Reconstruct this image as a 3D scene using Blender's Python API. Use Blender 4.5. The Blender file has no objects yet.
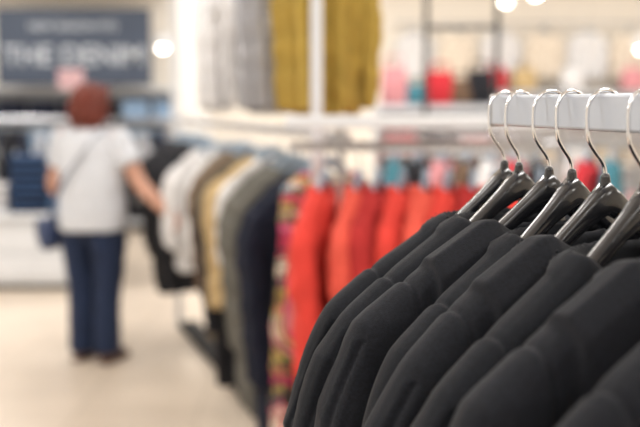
import bpy, math, random
import numpy as np
from mathutils import Vector, Matrix, noise
random.seed(7)
sc = bpy.context.scene
try:
    sc.view_settings.view_transform = 'Standard'
    sc.view_settings.exposure = 0.12
except Exception:
    pass

# ------------------------------------------------------------------ materials
def new_mat(name):
    m = bpy.data.materials.new(name); m.use_nodes = True
    return m, m.node_tree.nodes, m.node_tree.links, m.node_tree.nodes['Principled BSDF']

def mat_fabric(name, col, rough=0.9, var=0.12, scale=14, weave=600, bump=0.15, sheen=0.03, spec=.3):
    m, n, l, p = new_mat(name)
    tc = n.new('ShaderNodeTexCoord')
    nz = n.new('ShaderNodeTexNoise'); nz.inputs['Scale'].default_value = scale; nz.inputs['Detail'].default_value = 3
    l.new(tc.outputs['Object'], nz.inputs['Vector'])
    cr = n.new('ShaderNodeValToRGB')
    a = [max(0, c*(1-var)) for c in col]; b = [min(1, c*(1+var)) for c in col]
    cr.color_ramp.elements[0].color = (*a, 1); cr.color_ramp.elements[1].color = (*b, 1)
    cr.color_ramp.elements[0].position = .3; cr.color_ramp.elements[1].position = .7
    l.new(nz.outputs['Fac'], cr.inputs['Fac']); l.new(cr.outputs['Color'], p.inputs['Base Color'])
    n2 = n.new('ShaderNodeTexNoise'); n2.inputs['Scale'].default_value = weave; n2.inputs['Detail'].default_value = 2
    l.new(tc.outputs['Object'], n2.inputs['Vector'])
    bp = n.new('ShaderNodeBump'); bp.inputs['Strength'].default_value = bump; bp.inputs['Distance'].default_value = .002
    l.new(n2.outputs['Fac'], bp.inputs['Height']); l.new(bp.outputs['Normal'], p.inputs['Normal'])
    p.inputs['Roughness'].default_value = rough
    p.inputs['Specular IOR Level'].default_value = spec
    p.inputs['Sheen Weight'].default_value = sheen
    p.inputs['Sheen Roughness'].default_value = .5
    return m

def mat_plain(name, col, rough=.5, metal=0, coat=0, var=.03):
    m, n, l, p = new_mat(name)
    tc = n.new('ShaderNodeTexCoord')
    nz = n.new('ShaderNodeTexNoise'); nz.inputs['Scale'].default_value = 5
    l.new(tc.outputs['Object'], nz.inputs['Vector'])
    cr = n.new('ShaderNodeValToRGB')
    cr.color_ramp.elements[0].color = (*[c*(1-var) for c in col], 1)
    cr.color_ramp.elements[1].color = (*[min(1, c*(1+var)) for c in col], 1)
    l.new(nz.outputs['Fac'], cr.inputs['Fac']); l.new(cr.outputs['Color'], p.inputs['Base Color'])
    p.inputs['Roughness'].default_value = rough; p.inputs['Metallic'].default_value = metal
    p.inputs['Coat Weight'].default_value = coat
    return m

def mat_emit(name, col, s):
    m, n, l, p = new_mat(name)
    p.inputs['Emission Color'].default_value = (*col, 1); p.inputs['Emission Strength'].default_value = s
    p.inputs['Base Color'].default_value = (*col, 1)
    return m

def mat_floor():
    m, n, l, p = new_mat('floor_tiles')
    tc = n.new('ShaderNodeTexCoord')
    br = n.new('ShaderNodeTexBrick'); br.offset = 0
    br.inputs['Scale'].default_value = 1.0
    br.inputs['Brick Width'].default_value = .6; br.inputs['Row Height'].default_value = .6
    br.inputs['Mortar Size'].default_value = .004
    br.inputs['Color1'].default_value = (.71, .60, .485, 1); br.inputs['Color2'].default_value = (.67, .565, .455, 1)
    br.inputs['Mortar'].default_value = (.50, .42, .33, 1)
    l.new(tc.outputs['Object'], br.inputs['Vector'])
    nz = n.new('ShaderNodeTexNoise'); nz.inputs['Scale'].default_value = 1.6; nz.inputs['Detail'].default_value = 5
    l.new(tc.outputs['Object'], nz.inputs['Vector'])
    mx = n.new('ShaderNodeMixRGB'); mx.blend_type = 'MULTIPLY'; mx.inputs[0].default_value = .28
    l.new(br.outputs['Color'], mx.inputs[1]); l.new(nz.outputs['Fac'], mx.inputs[2])
    hs = n.new('ShaderNodeHueSaturation'); hs.inputs['Value'].default_value = 1.05
    l.new(mx.outputs[0], hs.inputs['Color'])
    l.new(hs.outputs[0], p.inputs['Base Color'])
    p.inputs['Roughness'].default_value = .28
    return m

def mat_pattern():
    m, n, l, p = new_mat('floral_print')
    tc = n.new('ShaderNodeTexCoord')
    nz = n.new('ShaderNodeTexNoise'); nz.inputs['Scale'].default_value = 5; nz.inputs['Detail'].default_value = 1
    nz.inputs['Distortion'].default_value = 1.2
    l.new(tc.outputs['Object'], nz.inputs['Vector'])
    v = n.new('ShaderNodeTexVoronoi')
    l.new(nz.outputs['Color'], v.inputs['Vector'])
    v.inputs['Scale'].default_value = 13
    cr = n.new('ShaderNodeValToRGB'); cr.color_ramp.interpolation = 'CONSTANT'
    cols = [(.02,.02,.02),(.50,.03,.10),(.60,.24,.26),(.10,.13,.05),(.70,.60,.48),(.40,.02,.06),(.03,.03,.05),(.45,.33,.08),(.55,.05,.18)]
    el = cr.color_ramp.elements
    el[0].color = (*cols[0], 1); el[1].color = (*cols[-1], 1); el[1].position = .92
    for i, c in enumerate(cols[1:-1]):
        e = el.new((i+1)/len(cols)); e.color = (*c, 1)
    sp = n.new('ShaderNodeSeparateColor'); l.new(v.outputs['Color'], sp.inputs[0])
    l.new(sp.outputs[0], cr.inputs['Fac']); l.new(cr.outputs['Color'], p.inputs['Base Color'])
    p.inputs['Roughness'].default_value = .8
    return m

# ------------------------------------------------------------------ geometry
class Geo:
    def __init__(s): s.v = []; s.f = []; s.m = []
    def loft(s, rings, caps=True, mi=0, closed=True):
        b = len(s.v); n = len(rings[0])
        for r in rings: s.v += [tuple(q) for q in r]
        for i in range(len(rings)-1):
            for j in range(n if closed else n-1):
                k = (j+1) % n
                s.f.append((b+i*n+j, b+i*n+k, b+(i+1)*n+k, b+(i+1)*n+j)); s.m.append(mi)
        if caps:
            s.f.append(tuple(b+j for j in reversed(range(n)))); s.m.append(mi)
            s.f.append(tuple(b+(len(rings)-1)*n+j for j in range(n))); s.m.append(mi)
    def tube(s, pts, rad, ref=(1, 0, 0), n=12, sub=4, mi=0, cap=1.0):
        pts = [Vector(p) for p in pts]; rad = [(r, r) if not hasattr(r, '__len__') else r for r in rad]
        P = []; R = []
        N = len(pts)
        for i in range(N-1):
            p0 = pts[max(i-1, 0)]; p1 = pts[i]; p2 = pts[i+1]; p3 = pts[min(i+2, N-1)]
            for k in range(sub):
                t = k/sub
                P.append(.5*((2*p1)+(-p0+p2)*t+(2*p0-5*p1+4*p2-p3)*t*t+(-p0+3*p1-3*p2+p3)*t**3))
                tt = t*t*(3-2*t)
                R.append((rad[i][0]*(1-tt)+rad[i+1][0]*tt, rad[i][1]*(1-tt)+rad[i+1][1]*tt))
        P.append(pts[-1]); R.append(rad[-1])
        rings = []; ref = Vector(ref)
        for i in range(len(P)):
            t = (P[min(i+1, len(P)-1)]-P[max(i-1, 0)]).normalized()
            a = ref - t*ref.dot(t)
            if a.length < 1e-3: a = t.orthogonal()
            a.normalize(); b = t.cross(a)
            rings.append([P[i]+a*(math.cos(w)*R[i][0])+b*(math.sin(w)*R[i][1]) for w in [2*math.pi*j/n for j in range(n)]])
        def endcap(ring, c, d, r):
            out = []
            for q in (0.5, .85):
                sc_ = math.sqrt(max(0, 1-q*q))
                out.append([c+(x-c)*sc_+d*(r*q*cap) for x in ring])
            return out
        d0 = (P[0]-P[1]).normalized(); d1 = (P[-1]-P[-2]).normalized()
        st = endcap(rings[0], P[0], d0, min(R[0]))[::-1]; en = endcap(rings[-1], P[-1], d1, min(R[-1]))
        s.loft(st+rings+en, True, mi)
        return s
    def sph(s, c, r, n=16, mi=0):
        c = Vector(c); r = r if hasattr(r, '__len__') else (r, r, r)
        rings = []
        for i in range(1, n//2+1):
            th = math.pi*(i-.5)/(n//2)
            rings.append([c+Vector((r[0]*math.sin(th)*math.cos(w), r[1]*math.sin(th)*math.sin(w), r[2]*math.cos(th))) for w in [2*math.pi*j/n for j in range(n)]])
        s.loft(rings, True, mi); return s
    def box(s, c, d, mi=0, bev=0.0, rz=0, jitter=None):
        x, y, z = c; dx, dy, dz = d[0]/2, d[1]/2, d[2]/2
        bev = min(bev, dx*.9, dy*.9, dz*.9)
        def ring(zz, ins):
            pts = []
            bb = max(bev, 1e-4)
            for sx, sy, a0 in ((1, 1, 0), (-1, 1, 90), (-1, -1, 180), (1, -1, 270)):
                for k in (range(4) if bev > 0 else (0,)):
                    a = math.radians(a0+k*30) if bev > 0 else 0
                    if bev > 0:
                        px = sx*(dx-bb)+math.cos(a)*(bb-ins); py = sy*(dy-bb)+math.sin(a)*(bb-ins)
                    else: px, py = sx*dx, sy*dy
                    c_, s_ = math.cos(rz), math.sin(rz)
                    pts.append((x+px*c_-py*s_, y+px*s_+py*c_, z+zz))
            return pts
        if bev > 0:
            rings = [ring(-dz, bev*.98), ring(-dz+bev*.3, bev*.3), ring(-dz+bev, 0), ring(dz-bev, 0), ring(dz-bev*.3, bev*.3), ring(dz, bev*.98)]
        else: rings = [ring(-dz, 0), ring(dz, 0)]
        s.loft(rings, True, mi); return s
    def mesh(s, name, mats, smooth=True):
        me = bpy.data.meshes.new(name); me.from_pydata(s.v, [], s.f)
        for m in (mats if isinstance(mats, (list, tuple)) else [mats]): me.materials.append(m)
        me.polygons.foreach_set('material_index', s.m)
        me.polygons.foreach_set('use_smooth', [smooth]*len(s.f)); me.update()
        return me
    def obj(s, name, mats, smooth=False, loc=(0, 0, 0), rz=0, parent=None):
        me = s.mesh(name, mats, smooth)
        return place(name, me, loc, rz, parent)

def place(name, me, loc=(0, 0, 0), rz=0, parent=None):
    o = bpy.data.objects.new(name, me); sc.collection.objects.link(o)
    o.location = loc; o.rotation_euler = (0, 0, rz)
    if parent: o.parent = parent
    return o

def remeshed(geo, name, mat, voxel, smooth_it=3):
    me = geo.mesh(name+'_src', mat)
    o = bpy.data.objects.new('tmp', me); sc.collection.objects.link(o)
    import bmesh
    bm = bmesh.new(); bm.from_mesh(me); bmesh.ops.recalc_face_normals(bm, faces=bm.faces[:]); bm.to_mesh(me); bm.free()
    md = o.modifiers.new('r', 'REMESH'); md.mode = 'VOXEL'; md.voxel_size = voxel; md.use_smooth_shade = True
    if smooth_it:
        ms = o.modifiers.new('s', 'SMOOTH'); ms.iterations = smooth_it; ms.factor = .5
    dg = bpy.context.evaluated_depsgraph_get(); dg.update()
    out = bpy.data.meshes.new_from_object(o.evaluated_get(dg))
    bpy.data.objects.remove(o); bpy.data.meshes.remove(me)
    out.name = name; out.materials.clear()
    for m in (mat if isinstance(mat, (list, tuple)) else [mat]): out.materials.append(m)
    out.polygons.foreach_set('use_smooth', [True]*len(out.polygons))
    return out

def smoothstep(a, b, x):
    t = max(0, min(1, (x-a)/(b-a))); return t*t*(3-2*t)

def zarm(x):
    x = abs(x)
    if x < .07: return -.100-.052*(x/.07)**1.1
    return -.152-.075*((x-.07)/.13)**.95

def hanger_geo(bg=False, half=.168):
    g = Geo()
    rings = []
    N = 24
    for i in range(N+1):
        x = -half+2*half*i/N
        z = zarm(x); e = abs(x)/half
        ty = .0075+.006*e*e+.004*math.exp(-(x/.02)**2); tz = .0105+.006*math.exp(-(x/.022)**2)
        if e > .95: ty *= .6; tz *= .7
        ring = []
        for k in range(12):
            w = 2*math.pi*k/12; cx, sx = math.cos(w), math.sin(w)
            ring.append((x, ty*math.copysign(abs(cx)**.6, cx), z-.006+tz*math.copysign(abs(sx)**.6, sx)))
        rings.append(ring)
    g.loft(rings, True, 0)
    g.tube([(0, 0, -.10), (0, 0, -.086)], [.0065, .0048], n=12, sub=2)
    pts = [(0, 0, -.10), (0, 0, -.084), (-.003, 0, -.072), (-.013, 0, -.060), (-.0205, 0, -.048), (-.022, 0, -.034)]
    for a in range(180, -1, -20):
        pts.append((.022*math.cos(math.radians(a)), 0, -.023+.0215*math.sin(math.radians(a))))
    pts += [(.0225, 0, -.032), (.0235, 0, -.038)]
    g.tube(pts, [.0020]*len(pts), ref=(0, 1, 0), n=8, sub=3, mi=1)
    return g

def garment_geo(W=.205, L=.72, T=.032, sleeve=.48, seed=0, flare=1.0, collar=True, neck=.08, fold=.008, cover=.014, sr=.058, lapel=True, fine=False, hood=False):
    rnd = random.Random(seed); ph = [rnd.uniform(0, 6.28) for _ in range(6)]
    g = Geo(); NC = 44; rings = []
    for i in range(NC+1):
        s = -1+2*i/NC; x0 = s*W; ax = abs(x0)
        zt = zarm(x0)+cover
        if ax < neck: zt = zarm(neck)+cover-.045*(1-(ax/neck)**2)
        e = abs(s)
        zt -= .022*smoothstep(.8, 1, e)
        ring = []; K = 22; zb = -L+.008*math.sin(x0*30+ph[0])
        hh = T*(1-.35*e**3)
        if fine: hh *= .70+.30*smoothstep(neck*.8, W*.8, ax)
        def hz(z):
            d = smoothstep(-.18, -.5, z)
            return hh*(1-.15*d)
        path = []
        for k in range(K): path.append((-1, zb+(zt-hh*.8-zb)*k/(K-1)))
        for k in range(1, 6):
            w = math.pi*k/6; path.append((-math.cos(w), zt-hh*.8+math.sin(w)*hh*.8))
        for k in range(K): path.append((1, zt-hh*.8+(zb-zt+hh*.8)*k/(K-1)))
        for yy, z in path:
            d = smoothstep(-.20, -.62, z)
            if fine: d = smoothstep(-.17, -.42, z)
            xx = x0*(1+(flare-1)*d-.06*math.exp(-((z+.45)/.12)**2))
            y = yy*hz(z)
            pp = 0 if yy < 0 else 2.2
            y += fold*d*(math.sin(x0*42+ph[1]+pp+z*3)+.5*math.sin(x0*75+ph[2]+pp))*(1.3)
            y += .012*d*math.sin(x0*9+ph[3])
            ring.append((xx, y, z))
        rings.append(ring)
    g.loft(rings, True)
    if sleeve:
        for sg in (-1, 1):
            zt = zarm(W)+cover
            o = rnd.uniform(-.014, .014); o2 = rnd.uniform(-.01, .01)
            if fine:
                bend = rnd.uniform(-.02, .02)
                pts = [(W-.110, 0, zt+.016), (W-.070, 0, zt-.002), (W-.030, 0, zt-.026), (W+.002, -.002, zt-.066), (W+.022+o2, -.004, zt-.125), (W+.034+o2, -.008+bend, zt-.20),
                       (W+.038+o, -.018+bend, zt-.30), (W+.030+o, -.030+bend, zt-.40), (W+.020+o, -.042, zt-sleeve)]
                rad = [(.016, .018), (.026, .026), (.036, .032), (.045, .037), (.051, .040), (.054, .040), (.051, .038), (.048, .036), (.045, .034)]
            else:
                pts = [(W-.085, 0, zt-.010), (W-.045, 0, zt-.024), (W-.008, 0, zt-.052), (W+.020, -.003, zt-.105), (W+.034+o2, -.008, zt-.19),
                       (W+.034+o, -.018, zt-.30), (W+.03+o, -.026, zt-.40), (W+.024+o, -.03, zt-sleeve)]
                q = sr/.058
                rad = [(.018*q, .020*q), (.032*q, .029*q), (.045*q, .034*q), (.054*q, .038*q), (.056*q, .038*q), (.053*q, .037*q), (.048*q, .036*q), (.045*q, .034*q)]
            pts = [(p[0]*sg, p[1], p[2]) for p in pts]
            g.tube(pts, rad, n=20, sub=4, cap=.6)
    if collar:
        N = 40; rr = []
        for i in range(N+1):
            a = math.radians(-62+ (360-56)*i/N)
            ca, sa = math.cos(a), math.sin(a)
            front = smoothstep(.2, -1, sa)
            def P(ra, rb, z): return Vector((ca*ra, sa*rb-.0, z))
            rn = neck
            th = .030 if fine else .040
            zc = -.150-.045*front
            if fine: zc -= .004
            inner0 = P(rn-.004, th, zc-.03); inner1 = P(rn-.006, th, zc+.004); top = P(rn+.004, th+.006, zc+.012)
            ow = .030+.016*front
            xo = abs(ca*(rn+ow))
            zo = zarm(max(xo, neck))+cover+.004-.020*front-.012*abs(sa)
            o1 = P(rn+.014, th+.012, zc+.006); o2 = P(rn+ow, th+.018, zo); o3 = P(rn+ow-.003, th+.008, zo-.008); o4 = P(rn+.010, th+.003, zc-.008)
            o5 = P(rn+.006, th-.004, zc-.03)
            rr.append([inner0, inner1, top, o1, o2, o3, o4, o5])
        g.loft(rr, True)
        if lapel:
          for sg in (-1, 1):
            ring = []
            for k in range(9):
                t = k/8; z = -.20-.26*t; w = .055*math.sin(math.pi*(.15+.8*t))+.006
                xc = sg*(.058*(1-t)+.006)
                xo_ = xc+sg*w
                yf = -T-.006
                ring.append([(xc, yf-.002, z), (xo_, yf+.001, z+.012), (xo_, yf+.011, z+.012), (xc, yf+.016, z)])
            g.loft(ring, True)
    if hood:
        # hood folded down over the side facing the aisle: soft sagging pouch with a rolled rim
        rr = []
        hw = .150
        for k in range(25):
            u = -1+2*k/24; x = hw*u
            au = abs(u)
            base = zarm(max(abs(x), neck))+cover+.004
            if abs(x) < neck: base -= .030*(1-(abs(x)/neck)**2)
            bulge = .024*math.sqrt(max(0, 1-au**2.4))
            drop = .050+.120*math.sqrt(max(0, 1-au**2))
            yf = -T*.92-.002
            rr.append([(x, .020, base-.012), (x, .006, base+.003), (x, yf*.5, base+.006), (x, yf-.004, base-.012), (x, yf-.006-bulge*.7, base-drop*.35), (x, yf-.006-bulge, base-drop*.7), (x, yf-.004-bulge*.8, base-drop*.93), (x, yf-.002, base-drop), (x, yf+.012, base-drop*.9), (x, yf+.014, base-drop*.4), (x, yf*.3, base-.020), (x, .014, base-.022)])
        g.loft(rr, True)
    return g

def displace(me, W, seed, amp=.004, seams=True):
    n = len(me.vertices)
    co = np.empty(n*3); me.vertices.foreach_get('co', co); co = co.reshape(-1, 3)
    no = np.empty(n*3); me.vertices.foreach_get('normal', no); no = no.reshape(-1, 3)
    d = np.zeros(n); off = Vector((seed*3.7, seed*1.3, 0))
    rw, rw2 = (1.0, .16) if seams else (.8, .35)
    fs = .85 if seams else 1.25
    for i in range(n):
        x, y, z = co[i]
        v = Vector((x*9, y*6, z*5))+off
        a = noise.noise(v)*1.0
        sx = 1 if x > 0 else -1
        r = 1-abs(noise.noise(Vector((x*6+z*5*sx, y*7, z*8-x*4*sx))*fs+off*2))*2.6
        r2 = 1-abs(noise.noise(Vector((x*14-z*9*sx, y*10, z*13+x*6*sx))+off*3))*2.6
        b = noise.noise(v*3.1)*(.06 if seams else .3)
        k = smoothstep(-.18, -.32, z)
        d[i] = amp*(a+rw*r*k+rw2*r2*k+b)
    if seams:
        x = np.abs(co[:, 0]); y = co[:, 1]; z = co[:, 2]
        def groove(dist, mask, depth=.0022, w=.0028):
            return -depth*np.exp(-(dist/w)**2)*mask + .0006*np.exp(-((np.abs(dist)-.0075)/.003)**2)*mask
        m1 = ((z > -.40) & (np.abs(x-W) < .06)).astype(float)
        d += groove(x-(W-.024+.02*np.clip((-.25-z)/.1, 0, 1)), m1, .0030)
        fr = ((x < W-.02) & (z < -.2)).astype(float)
        d += groove(x-(.105+.03*np.clip((z+.2)/.3*-1, 0, 1)), fr, .0026)
        sl = ((x > W-.03) & (z < -.25)).astype(float)
        d += groove(y+.020, sl, .0028)
    co += no*d[:, None]
    me.vertices.foreach_set('co', co.ravel()); me.update()

# ------------------------------------------------------------------ room
M_floor = mat_floor()
M_wall = mat_plain('cream_wall_paint', (.82, .80, .76), .8)
M_warm = mat_plain('warm_wall_paint', (.84, .78, .69), .8)
M_ceil = mat_plain('ceiling_paint', (.88, .87, .85), .9)
M_white = mat_plain('white_laminate', (.70, .72, .75), .4)
M_rail = mat_plain('satin_grey_metal', (.50, .54, .61), .3, metal=.35)
M_chrome = mat_plain('chrome_wire', (.80, .81, .84), .14, metal=1)
M_steel = mat_plain('steel_tube', (.5, .5, .52), .3, metal=1)
M_black = mat_plain('black_metal', (.02, .02, .022), .4)
M_shadeboard = mat_plain('underside_shade_board', (.010, .010, .011), .85)  # near-black colour stands in for the shade beneath the hanging garments
M_hanger = mat_plain('smoky_black_plastic', (.016, .017, .021), .22, coat=.6)
X0, X1, Y0, Y1, H = -5.2, 5.4, -3.0, 12.0, 3.15
t = .12
Geo().box(((X0+X1)/2, (Y0+Y1)/2, -.05), (X1-X0+.3, Y1-Y0+.3, .1)).obj('floor', M_floor)
Geo().box(((X0+X1)/2, (Y0+Y1)/2, H+.05), (X1-X0+.3, Y1-Y0+.3, .1)).obj('ceiling', M_ceil)
Geo().box((X0-t/2, (Y0+Y1)/2, H/2), (t, Y1-Y0, H)).obj('wall_left', M_wall)
Geo().box((X1+t/2, (Y0+Y1)/2, H/2), (t, Y1-Y0, H)).obj('wall_right', M_warm)
Geo().box(((X0+X1)/2, Y1+t/2, H/2), (X1-X0, t, H)).obj('wall_back', M_warm)
Geo().box(((X0+X1)/2, Y0-t/2, H/2), (X1-X0, t, H)).obj('wall_front', M_wall)
Geo().box(((X0+X1)/2, Y1-.01, .05), (X1-X0, .02, .1)).obj('baseboard_back', M_white)
Geo().box((X0+.01, (Y0+Y1)/2, .05), (.02, Y1-Y0, .1)).obj('baseboard_left', M_white)
Geo().box((-1.10, 8.6, H/2), (.30, .30, H), bev=.01).box((-1.10, 8.6, .06), (.34, .34, .12), bev=.01).obj('pillar', M_wall)

M_panel = mat_emit('light_diffuser', (1, .98, .95), 2.5)
for ix, xx in enumerate((-3.6, -1.2, 1.2, 3.6)):
    for iy, yy in enumerate((-1.2, 1.6, 4.4, 7.2, 10.0)):
        g = Geo().box((0, 0, .0), (1.24, .64, .03), 0, .008).box((0, 0, -.017), (1.16, .56, .006), 1)
        o = g.obj('ceiling_light_panel', [M_white, M_panel], loc=(xx, yy, H-.016))
        L = bpy.data.lights.new('panel_lamp', 'AREA'); L.shape = 'RECTANGLE'; L.size = 1.1; L.size_y = .5
        L.energy = {-1.2: 15, 1.6: 26, 4.4: 27, 7.2: 31, 10.0: 36}[yy]; L.color = (1, .98, .96)
        lo = bpy.data.objects.new('panel_lamp', L); sc.collection.objects.link(lo)
        lo.parent = o; lo.location = (0, 0, -.03)
w = bpy.data.worlds.new('World'); sc.world = w; w.use_nodes = True
w.node_tree.nodes['Background'].inputs[0].default_value = (.9, .92, 1, 1)
w.node_tree.nodes['Background'].inputs[1].default_value = .3

# ------------------------------------------------------------------ foreground rack
def railX(y): return .216+.26*(1.2-y)
RZ = 1.541
rdir = Vector((.26, -1, 0)).normalized(); rang = math.atan2(rdir.y, rdir.x)
def rail_box(g, y_a, y_b, zc, hgt, wid, mi=0, bev=.003, xf=railX):
    a = Vector((xf(y_a), y_a, zc)); b = Vector((xf(y_b), y_b, zc)); c = (a+b)/2; d = b-a
    g.box(tuple(c), (d.length, wid, hgt), mi, bev, math.atan2(d.y, d.x))
g = Geo()
rail_box(g, 1.208, .42, RZ-.0045-.018, .036, .017)
rail_box(g, 1.214, 1.206, RZ-.0045-.018, .039, .020, 1)
px, py = railX(.42), .42
g.box((px, py, (RZ+.01)/2), (.045, .045, RZ+.01), 0, .004)
rail_box(g, 1.2, -.05, .03, .04, .05)
g.box((px, py, .03), (.5, .05, .04), 0, .004, rang+math.pi/2)
for yy in (1.17, -.02):
    g.box((railX(yy), yy, .008), (.04, .04, .016), 1, .003)
g.obj('clothes_rail_stand', [M_rail, M_steel])

M_jack = [mat_fabric('black_wool', (.0060, .0074, .0115), .85, .3, 300, 900, .30, .06, .2),
          mat_fabric('charcoal_wool', (.0084, .0098, .0145), .85, .3, 300, 900, .30, .07, .2)]
jm = []
WJs = [.198, .194, .202, .198]
for s in range(4):
    hooded = s in (1, 3)
    gg = garment_geo(W=WJs[s], L=.74+.01*s, T=.033, sleeve=.52, seed=s+1, fold=.009, cover=.018, fine=True, lapel=not hooded, hood=hooded)
    me = remeshed(gg, 'black_jacket_mesh', M_jack[s % 2], .0031, 4)
    displace(me, WJs[s], s+1, .0050)
    jm.append(me)
hm = hanger_geo().mesh('hanger_mesh', [M_hanger, M_chrome], True)
ys = [1.190, 1.148, 1.078, 1.035, .972, .905, .820, .725]
yaw = [24, 31, 22, 32, 25, 31, 24, 29]
var = [0, 2, 1, 0, 3, 2, 1, 0]
for i, yy in enumerate(ys):
    loc = (railX(yy), yy, RZ+.0005)
    tilt = math.radians(random.uniform(-2.5, 2.5))
    hgo = place('clothes_hanger', hm, loc, math.radians(yaw[i])); hgo.rotation_euler = (0, tilt, math.radians(yaw[i]))
    j = place('black_jacket', jm[var[i]], loc); j.rotation_euler = (0, tilt, math.radians(yaw[i]+random.uniform(-2, 2)))

# ------------------------------------------------------------------ background garments
M_bgh = [mat_plain('grey_hanger_plastic', (.25, .32, .40), .4), M_chrome]
hbg = hanger_geo(True).mesh('bg_hanger', M_bgh, True)
hbg_s = hanger_geo(True, .11).mesh('bg_hanger_small', M_bgh, True)
proto = {}
def proto_mesh(kind):
    if kind in proto: return proto[kind]
    P = dict(jacket=dict(W=.20, L=.72, T=.040, sleeve=.55, seed=11),
             coat=dict(W=.20, L=1.02, T=.042, sleeve=.58, seed=12, flare=1.05, fold=.012),
             dress=dict(W=.17, L=1.12, T=.034, sleeve=0, seed=13, flare=1.25, collar=False, fold=.018),
             shirt=dict(W=.19, L=.74, T=.026, sleeve=.30, seed=14, flare=1.05, collar=True, fold=.010, sr=.05),
             top=dict(W=.125, L=.82, T=.035, sleeve=.62, seed=15, collar=True, fold=.014, sr=.045))[kind]
    gg = garment_geo(**P)
    me = remeshed(gg, kind+'_mesh', M_white, .008, 2)
    displace(me, P['W'], P['seed'], .009, False)
    proto[kind] = me; return me
def hang(name, kind, mat, loc, rz, scale=(1, 1, 1)):
    me = proto_mesh(kind).copy(); me.materials.clear(); me.materials.append(mat)
    o = place(name, me, loc, rz); o.scale = scale
    h = place('hanger', hbg_s if kind == 'top' else hbg, (0, 0, 0), 0, o)
    return o
C = {}
def F(name, col, **k):
    if name not in C: C[name] = mat_fabric(name, col, **k)
    return C[name]
black = F('black_cloth', (.012, .012, .016)); white = F('white_cloth', (.66, .65, .65)); khaki = F('khaki_cloth', (.14, .11, .075))
tan = F('tan_cloth', (.48, .35, .18)); grey = F('grey_cloth', (.12, .115, .10)); navy = F('navy_cloth', (.007, .010, .024))
ltgrey = F('light_grey_cloth', (.34, .34, .36)); mustard = F('mustard_cloth', (.42, .29, .06)); coral = F('coral_cloth', (.65, .052, .038))
coral2 = F('deep_coral_cloth', (.40, .026, .025)); coral3 = F('salmon_cloth', (.68, .09, .06)); pink = F('pink_cloth', (.60, .26, .28)); ltblue = F('light_blue_cloth', (.34, .45, .58))
brown = F('brown_cloth', (.13, .08, .05)); red = F('red_cloth', (.48, .025, .035)); taupe = F('taupe_cloth', (.22, .19, .15)); teal = F('teal_cloth', (.05, .18, .23))
pattern = mat_pattern()

def rowX(y): return -.70+.335*(5.9-y)
RB = 1.42
seq = [(6.50, 'black_jacket', 'jacket', black), (6.40, 'black_coat', 'coat', black), (6.30, 'black_coat', 'coat', black), (6.20, 'black_coat', 'coat', black), (6.10, 'black_coat', 'coat', black), (6.0, 'black_coat', 'coat', black),
       (5.90, 'black_coat', 'coat', black), (5.80, 'black_jacket', 'jacket', black),
       (5.68, 'white_shirt', 'shirt', white), (5.58, 'white_shirt', 'shirt', white),
       (5.34, 'white_shirt', 'shirt', white), (5.24, 'white_shirt', 'shirt', white),
       (5.10, 'taupe_coat', 'coat', taupe), (5.0, 'khaki_coat', 'coat', khaki), (4.90, 'brown_coat', 'coat', brown), (4.80, 'khaki_coat', 'coat', khaki),
       (4.68, 'black_coat', 'coat', black), (4.57, 'tan_jacket', 'jacket', tan), (4.47, 'tan_jacket', 'jacket', tan), (4.38, 'white_shirt', 'shirt', white),
       (4.28, 'grey_coat', 'coat', grey), (4.18, 'grey_coat', 'coat', grey), (4.08, 'grey_coat', 'coat', grey),
       (3.97, 'navy_coat', 'coat', navy), (3.87, 'navy_coat', 'coat', navy), (3.77, 'floral_dress', 'dress', pattern), (3.68, 'floral_dress', 'dress', pattern)]
for yy, nm, kd, mt in seq:
    sz = random.uniform(.98, 1.07)
    if nm == 'navy_coat': sz = 1.24
    if nm == 'grey_coat': sz = 1.16
    if nm == 'black_coat' and yy < 5: sz = 1.2
    xa = 1.0
    if nm == 'white_shirt' and yy > 5: sz = 1.15
    if nm == 'white_shirt' and 5.1 < yy < 5.4: xa = .78
    if nm == 'taupe_coat': xa = .80
    if nm == 'khaki_coat' and yy > 4.9: xa = .9
    hang(nm, kd, mt, (rowX(yy), yy, RB+.003), math.radians(19+random.uniform(-7, 7)), (xa, 1, sz))
UZ = 2.33
def upX(y): return .03+.40*(3.75-y)
for yy, nm, kd, mt, xs in [(5.16, 'white_blouse', 'top', white, .48), (5.04, 'white_blouse', 'top', white, .48), (4.42, 'grey_jacket', 'top', ltgrey, .68), (4.33, 'grey_jacket', 'top', ltgrey, .7),
                       (4.24, 'grey_jacket', 'top', ltgrey, .62), (3.86, 'mustard_jacket', 'top', mustard, .85), (3.76, 'mustard_jacket', 'top', mustard, .85), (3.68, 'mustard_jacket', 'top', mustard, .8)]:
    hang(nm, kd, mt, (upX(yy), yy, UZ+.003), math.radians(22+random.uniform(-6, 6)), (xs, 1, 1.04))
g = Geo()
rail_box(g, 6.65, 3.50, RB-.018, .03, .015, 0, .003, rowX)
rail_box(g, 6.65, 3.54, UZ-.018, .03, .015, 0, .003, upX)
for yy, xx in ((6.65, rowX(6.65)), (3.555, -.012)):
    g.box((xx, yy, 1.28), (.042, .042, 2.56), 1, .004)
    for xf, z in ((rowX, RB-.018), (upX, UZ-.018)):
        xr = xf(yy)
        g.box(((xx+xr)/2, yy, z-.02), (abs(xx-xr)+.03, .02, .02), 0, .003)
rail_box(g, 6.65, 3.6, .025, .05, .12, 2, .006, lambda y: rowX(y)+.06)  # added low dark board, paints the shade under the garment row
g.obj('double_tier_clothes_rack', [M_steel, M_white, M_shadeboard])

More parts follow.
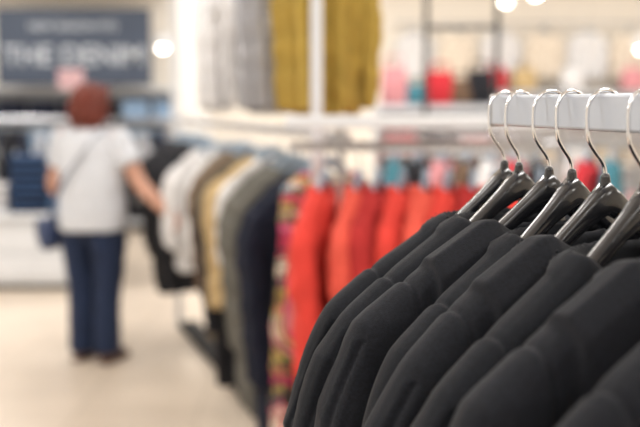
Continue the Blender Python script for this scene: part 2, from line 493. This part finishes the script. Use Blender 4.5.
RC = 1.40
g = Geo()
yc = 3.26
g.box((.34, yc, RC-.018), (.88, .016, .03), 0, .003)
g.box((.32, yc, RC+.062), (.86, .20, .038), 1, .005)
for xx in (.068, .78):
    g.box((xx, yc, (RC+.06)/2), (.024, .024, RC+.06), 0, .004)
    g.box((xx, yc, .02), (.04, .5, .04), 0, .004)
g.obj('shelf_top_clothes_rack', [M_steel, M_white])
for k, (xx, m) in enumerate([(.015, coral), (.130, coral3), (.19, coral2), (.27, coral), (.345, coral3), (.42, coral), (.50, coral2), (.57, coral3), (.65, coral), (.72, navy)]):
    hang('coral_jacket' if m != navy else 'navy_jacket', 'jacket', m, (xx, yc, RC+.003), math.radians(90-14+random.uniform(-6, 6)), (.95, random.uniform(.85, 1.1), 1.05))

def simple_rack(name, x0, x1, y, z, mt=M_steel, h2=None):
    g = Geo(); n = 10
    g.tube([(x0, y, z), (x1, y, z)], [.012]*2, ref=(0, 1, 0), n=n, sub=1)
    for xx in (x0, x1):
        g.box((xx, y, (h2 or z)/2), (.03, .03, (h2 or z)), 0, .003)
        g.box((xx, y, .02), (.04, .5, .04), 0, .004)
    if h2: g.tube([(x0, y, h2), (x1, y, h2)], [.014]*2, ref=(0, 1, 0), n=n, sub=1)
    return g.obj(name, mt)
simple_rack('chrome_clothes_rack', .30, 1.60, 5.0, 1.36)
mix = [(teal, 'teal_jacket'), (black, 'black_jacket'), (pink, 'pink_jacket'), (brown, 'brown_jacket'), (white, 'white_jacket'), (red, 'red_jacket'), (black, 'black_jacket'), (white, 'white_jacket'), (red, 'red_jacket'), (teal, 'teal_jacket')]
for k in range(10):
    m, nm = mix[k]
    hang(nm, 'jacket', m, (.38+k*.12, 5.0, 1.377), math.radians(90-20+random.uniform(-8, 8)))
simple_rack('chrome_clothes_rack', 1.85, 3.2, 5.6, 1.36)
for k in range(9):
    m, nm = [(ltblue, 'light_blue_shirt'), (white, 'white_shirt'), (ltgrey, 'grey_shirt'), (navy, 'navy_shirt')][k % 4]
    hang(nm, 'shirt', m, (1.95+k*.14, 5.6, 1.377), math.radians(90-20+random.uniform(-8, 8)))
simple_rack('black_display_frame', .66, 1.10, 6.3, 1.98, M_black, 2.7)

# ------------------------------------------------------------------ shelving + goods
def folded_stack(name, loc, cols, n=5, size=(.30, .24), hh=.035, rz=0):
    g = Geo(); r = random.Random(int(loc[0]*100+loc[2]*10+n) & 255)
    z = 0
    for k in range(n):
        h = hh*r.uniform(.85, 1.1)
        g.box((r.uniform(-.008, .008), r.uniform(-.008, .008), z+h/2), (size[0]*r.uniform(.95, 1), size[1], h), k % len(cols), h*.45, r.uniform(-.04, .04))
        z += h*.97
    return g.obj(name, cols, True, loc, rz)
def shelf_unit(name, x0, x1, y, depth, zs, htop, back=True):
    g = Geo()
    for xx in (x0, x1): g.box((xx, y, htop/2), (.03, depth, htop), 0, .003)
    for z in zs: g.box(((x0+x1)/2, y, z-.0125), (x1-x0-.03, depth, .025), 0, .003)
    if back: g.box(((x0+x1)/2, y+depth/2-.006, htop/2), (x1-x0-.03, .012, htop), 0)
    return g.obj(name, M_white)
denim = F('denim_cloth', (.03, .07, .16)); denim2 = F('light_denim_cloth', (.12, .22, .36)); greyb = F('slate_cloth', (.1, .12, .15))
shelf_unit('display_shelving', -4.9, -1.55, 11.75, .45, (.15, .55, .95, 1.32, 1.66), 1.68)
for iz, z in enumerate((.15, .55, .95, 1.32)):
    for k in range(9):
        cols = random.Random(iz*10+k).choice([[denim, greyb], [denim2, denim], [black], [greyb, ltgrey], [navy], [ltblue, denim2]])
        folded_stack('folded_jeans_stack', (-4.65+k*.36, 11.70, z), cols, 7 if iz != 3 else 6)
shelf_unit('display_shelving', .45, 1.42, 8.2, .40, (.3, .75, 1.12, 1.47), 1.50)
def tote(name, loc, mt, s=(.26, .12, .24)):
    g = Geo()
    g.loft([[(x*s[0]/2*q, y*s[1]/2*q2, z*s[2]) for x, y in ((1, 1), (.6, 1.15), (-.6, 1.15), (-1, 1), (-1, -1), (-.6, -1.15), (.6, -1.15), (1, -1))] for z, q, q2 in ((0, .9, .9), (.04, 1, 1), (.5, 1.0, .95), (.96, .93, .5), (1, .92, .35))])
    g.tube([(-.07, 0, s[2]*.98), (-.06, 0, s[2]*1.25), (.06, 0, s[2]*1.25), (.07, 0, s[2]*.98)], [.008]*4, ref=(0, 1, 0), n=8)
    return g.obj(name, mt, True, loc)
for xx, m, hh in ((.60, pink, .30), (.78, teal, .16), (.97, red, .26), (1.14, brown, .20), (1.29, black, .27)):
    tote('handbag', (xx, 8.15, 1.50), m, (.20, .12, hh))
for z in (.3, .75, 1.12):
    for k in range(3):
        folded_stack('folded_clothes_stack', (.65+k*.3, 8.15, z), [[red, pink], [black, greyb], [white, pink]][k], 5, (.26, .26))
shelf_unit('display_shelving', 1.7, 4.6, 11.7, .45, (.3, .8, 1.3, 1.62), 1.65)
for iz, z in enumerate((.3, .8, 1.3)):
    for k in range(8):
        folded_stack('folded_clothes_stack', (1.95+k*.34, 11.65, z), random.Random(iz*7+k).choice([[white], [ltgrey, white], [pink, white], [tan, white]]), 5, (.27, .26))
for xx, m in ((2.02, red), (2.35, tan), (2.9, white), (3.6, pink)):
    tote('handbag', (xx, 11.6, 1.65), m)
g = Geo().tube([(.9, 11.75, 2.42), (4.4, 11.75, 2.42)], [.013]*2, ref=(0, 1, 0), n=10, sub=1)
for xx in (.95, 2.65, 4.35): g.box((xx, 11.87, 2.42), (.03, .25, .03), 0, .003)
g.obj('wall_rail', M_steel)
cream = F('cream_cloth', (.68, .60, .50))
for k in range(7):
    m, nm = [(white, 'white_blouse'), (cream, 'cream_blouse')][(k*k) % 2]
    hang(nm, 'top', m, (1.1+k*.5, 11.75, 2.436), math.radians(random.uniform(-15, 15)), (1.1, 1, .8))

def drawer_table(name, x, y, wx, wy, h):
    g = Geo().box((x, y, h-.02), (wx, wy, .04), 0, .006).box((x, y, h/2), (wx-.08, wy-.08, h-.1), 0, .004).box((x, y, .035), (wx-.16, wy-.16, .07), 1)  # black recessed base paints in the shadow under the table
    for k in range(2): g.box((x, y-wy/2+.035, .2+k*.22), (wx-.14, .02, .19), 0, .004)
    return g.obj(name, [M_white, M_black])
drawer_table('display_table', -2.35, 8.3, 1.0, .7, .62)
for k, (c, n_) in enumerate((([white, ltgrey], 7), ([navy, denim], 14), ([denim, denim2], 8))):
    folded_stack('folded_clothes_stack', (-2.70+k*.32, 8.2, .62), c, n_)
drawer_table('display_table', -3.7, 8.3, 1.0, .7, .62)
for k, c in enumerate(([white], [navy], [ltgrey])):
    folded_stack('folded_clothes_stack', (-4.0+k*.3, 8.2, .62), c, 5)
simple_rack('chrome_clothes_rack', -3.9, -2.35, 9.6, 1.36)
for k in range(9):
    m, nm = [(navy, 'navy_jacket'), (black, 'black_jacket'), (ltgrey, 'grey_jacket')][(k*2) % 3]
    hang(nm, 'jacket', m, (-3.8+k*.16, 9.6, 1.377), math.radians(90+20+random.uniform(-8, 8)))
simple_rack('chrome_clothes_rack', -1.95, -1.35, 8.9, 1.36)
for k in range(4):
    m, nm = [(teal, 'teal_jacket'), (black, 'black_jacket'), (ltgrey, 'grey_jacket'), (navy, 'navy_jacket')][k]
    hang(nm, 'jacket', m, (-1.87+k*.14, 8.9, 1.377), math.radians(90+20+random.uniform(-8, 8)))

M_sign = mat_plain('slate_sign_board', (.045, .060, .092), .6)
M_signtxt = mat_plain('sign_lettering', (.50, .53, .57), .6)
sg = Geo().box((-2.78, 11.44, 2.13), (1.74, .04, .86), 0, .005).obj('shop_sign', M_sign)
def text(body, x, z, size, par):
    cu = bpy.data.curves.new('lettering', 'FONT'); cu.body = body; cu.size = size; cu.extrude = .004
    cu.align_x = 'CENTER'; cu.offset = size*.008
    cu.materials.append(M_signtxt)
    o = bpy.data.objects.new('lettering', cu); sc.collection.objects.link(o)
    o.location = (x, 11.415, z); o.rotation_euler = (math.pi/2, 0, 0); o.parent = par
text('THE DENIM', -2.78, 1.93, .31, sg); text('NEW SEASON FITS', -2.78, 2.32, .12, sg)
Geo().box((-3.2, 11.47, 2.85), (2.8, .05, .22), 0, .01).obj('shop_banner', mat_plain('banner_grey', (.55, .56, .58), .6))
M_pk = mat_plain('pink_card', (.66, .42, .44), .6)
Geo().box((-2.52, 10.2, 1.74), (.26, .015, .20), 0, .004).box((-2.52, 10.2, .83), (.02, .02, 1.64), 1).box((-2.52, 10.2, .01), (.3, .3, .02), 1, .004).obj('sale_sign_stand', [M_pk, M_steel])

M_bulb = mat_emit('lamp_bulb', (1, .93, .82), 12)
for (xx, yy, zz) in ((1.68, 9.2, 2.42), (1.95, 9.2, 2.48), (3.05, 9.6, 2.02), (.9, 9.4, 2.6), (-1.46, 9.4, 2.02)):
    g = Geo().tube([(0, 0, .10), (0, 0, H-zz)], [.006]*2, n=8, sub=1, mi=0)
    g.loft([[(r*math.cos(a), r*math.sin(a), z) for a in [k*math.pi/8 for k in range(16)]] for r, z in ((.03, .12), (.05, .09), (.08, .03), (.09, 0), (.085, 0), (.07, .03))], False, 0)
    g.sph((0, 0, .01), .05, 14, 1)
    g.obj('pendant_lamp', [M_white, M_bulb], True, (xx, yy, zz))

# ------------------------------------------------------------------ woman
ang = math.radians(-22)
R = Matrix.Rotation(-ang, 3, 'Z')
WO = Vector((-1.325, 5.8, 0))
def L(x, y, z): return tuple(R @ Vector((x, y, z)))
M_skin = mat_fabric('skin', (.50, .27, .19), .55, .05, 10, 300, .05, 0)
M_hair = mat_fabric('auburn_hair', (.15, .030, .018), .5, .55, 40, 200, .6, .1)
M_tee = mat_fabric('white_tshirt_cloth', (.58, .60, .64), .85, .03)
M_trs = mat_fabric('navy_trouser_cloth', (.014, .025, .062), .85, .15)
M_shoe = mat_plain('brown_leather', (.09, .04, .025), .45)
M_bag = mat_plain('blue_leather', (.03, .05, .12), .4)
woman = bpy.data.objects.new('woman', None); sc.collection.objects.link(woman)
woman.location = WO; woman.rotation_euler = (0, 0, ang)
RS = Vector((.178, 0, 1.315)); RE = Vector(L(.300, -.12, 1.06)); RW = Vector(L(.475, -.27, .91)); RH = Vector(L(.545, -.33, .85))
LS = Vector((-.178, 0, 1.315)); LE = Vector((-.262, .0, 1.02)); LW = Vector((-.16, .20, .93)); LH = Vector((-.09, .25, .92))
g = Geo()
g.tube([(0, .0, .90), (0, 0, .98), (0, .0, 1.15), (0, -.005, 1.28), (0, -.005, 1.345), (0, .005, 1.40), (0, .012, 1.45)],
       [(.16, .11), (.145, .105), (.155, .11), (.16, .095), (.09, .065), (.052, .055), (.05, .055)], n=24, cap=.3)
g.sph((0, .012, 1.515), (.074, .092, .105), 24)
g.tube([(0, .045, 1.475), (0, .068, 1.435), (0, .07, 1.42)], [(.052, .05), (.036, .03), (.02, .02)], n=14)
g.tube([(0, .098, 1.525), (0, .112, 1.498), (0, .118, 1.487)], [.008, .011, .012], n=10)
g.tube([(-.02, .099, 1.456), (0, .104, 1.457), (.02, .099, 1.456)], [.005, .008, .005], ref=(0, 1, 0), n=8)
for s in (-1, 1):
    g.tube([(s*.074, .0, 1.53), (s*.083, -.006, 1.51), (s*.076, .0, 1.488)], [.008, .011, .008], n=8)
    g.sph((s*.03, .092, 1.522), .013, 10)
for (S, E, Wr, Hd) in ((RS, RE, RW, RH), (LS, LE, LW, LH)):
    g.tube([S*.85+Vector((0, 0, .19)), S, (S+E)/2, E, E*.55+Wr*.45, Wr, Wr*.6+Hd*.4], [.045, .055, .052, .046, .043, .029, .026], n=16)
    d = (Hd-Wr).normalized()
    side = Vector((0, 0, 1)) - d*d.z; side.normalize(); nrm = d.cross(side)
    if S is LS: nrm = -nrm
    palm_end = Wr+d*.085
    g.tube([Wr+d*.005, Wr+d*.04, palm_end], [(.024, .018), (.036, .015), (.040, .013)], ref=side, n=14)
    for k, (o, ln) in enumerate(((.030, .070), (.010, .080), (-.010, .074), (-.029, .058))):
        b = palm_end+side*o-d*.012
        g.tube([b, b+d*ln*.45+nrm*.006, b+d*ln*.75+nrm*.022, b+d*ln*.88+nrm*.042], [.0088, .0082, .0075, .0062], n=8, sub=3)
    b = Wr+d*.03+side*.030
    g.tube([b-side*.008, b+side*.022+d*.022+nrm*.008, b+side*.028+d*.05+nrm*.02], [.011, .0095, .0075], n=8, sub=3)
for s in (-1, 1):
    g.tube([(s*.085, -.02, .07), (s*.085, -.01, .25), (s*.09, 0, .5)], [.036, .05, .055], n=14)
me = remeshed(g, 'woman_skin', M_skin, .0042, 2); place('body', me, parent=woman)
g = Geo()
g.tube([(0, 0, .79), (0, 0, .88), (0, 0, 1.0), (0, 0, 1.12), (0, .0, 1.22), (0, -.004, 1.30), (0, -.004, 1.345), (0, 0, 1.375)],
       [(.218, .158), (.218, .158), (.210, .153), (.212, .15), (.208, .135), (.188, .11), (.12, .08), (.075, .068)], n=36, cap=.15)
for (S, E) in ((RS, RE), (LS, LE)):
    M = S*.45+E*.55
    g.tube([S*.55+Vector((0, 0, .57)), S, S*.7+E*.3, M], [(.06, .06), (.080, .077), (.080, .076), (.080, .076)], n=18, cap=.3)
me = remeshed(g, 'tshirt', M_tee, .006, 3); displace(me, 1, 5, .010, False); place('tshirt', me, parent=woman)
g = Geo()
g.tube([(0, 0, .97), (0, 0, .90), (0, -.005, .82), (0, 0, .76)], [(.16, .115), (.19, .14), (.20, .15), (.16, .12)], n=30, cap=.4)
for s in (-1, 1):
    g.tube([(s*.09, 0, .84), (s*.098, 0, .72), (s*.096, .005, .56), (s*.09, .0, .42), (s*.088, -.012, .24), (s*.086, -.015, .065)],
           [(.10, .12), (.102, .115), (.088, .095), (.078, .08), (.076, .08), (.075, .08)], n=22, cap=.15)
me = remeshed(g, 'trousers', M_trs, .006, 3); displace(me, 1, 6, .008, False); place('trousers', me, parent=woman)
g = Geo()
for s in (-1, 1):
    g.tube([(s*.088, -.055, .045), (s*.09, .0, .048), (s*.096, .08, .038), (s*.10, .145, .028)], [(.034, .040), (.038, .045), (.044, .034), (.032, .024)], n=16, cap=.7)
    g.box((s*.093, .045, .010), (.078, .25, .02), 0, .008)
g.obj('shoes', M_shoe, True, parent=woman)
g = Geo()
g.sph((0, -.012, 1.528), (.098, .110, .100), 24)
g.tube([(0, -.045, 1.53), (0, -.055, 1.46), (0, -.045, 1.395)], [(.102, .066), (.106, .064), (.092, .045)], n=20)
for s in (-1, 1):
    g.tube([(s*.062, .02, 1.57), (s*.090, .018, 1.50), (s*.088, .012, 1.42)], [.032, .026, .018], n=12)
g.tube([(-.05, .075, 1.585), (0, .088, 1.59), (.05, .075, 1.585)], [.022, .026, .022], ref=(0, 1, 0), n=12)
me = remeshed(g, 'hair', M_hair, .005, 2)
for v in me.vertices:
    c = v.co; a = math.atan2(c.x, c.y)
    v.co = c + v.normal*(.008*math.sin(a*16+c.z*14)+.012*noise.noise(c*22))
place('hair', me, parent=woman)
g = Geo()
for s in (-1, 1): g.sph((s*.03, .1015, 1.522), (.007, .005, .005), 10)
g.obj('eyes', M_black, True, parent=woman)
g = Geo()
sp = [(.12, .05, 1.352), (.10, -.06, 1.345), (.04, -.135, 1.24), (-.06, -.172, 1.10), (-.15, -.155, .96), (-.228, -.08, .86), (-.25, -.0, .84)]
g.tube(sp, [(.011, .003)]*len(sp), ref=(.7, 0, .7), n=8, sub=6)
sp2 = [(.12, .05, 1.352), (.08, .11, 1.27), (-.03, .168, 1.12), (-.15, .15, .97), (-.24, .05, .86)]
g.tube(sp2, [(.011, .003)]*len(sp2), ref=(.7, 0, .7), n=8, sub=6)
g.box((-.275, .02, .75), (.10, .26, .19), 0, .03)
g.box((-.33, .02, .78), (.012, .24, .12), 0, .005)
g.obj('shoulder_bag', M_bag, True, parent=woman)

# ------------------------------------------------------------------ camera
cam = bpy.data.cameras.new('camera'); co = bpy.data.objects.new('camera', cam); sc.collection.objects.link(co)
co.location = (0, 0, 1.53); co.rotation_euler = (math.radians(90-6.45), 0, 0)
cam.sensor_width = 36; cam.lens = 56.25; cam.clip_start = .05
cam.dof.use_dof = True; cam.dof.focus_distance = 1.03; cam.dof.aperture_fstop = 3.1; cam.dof.aperture_blades = 0
sc.camera = co
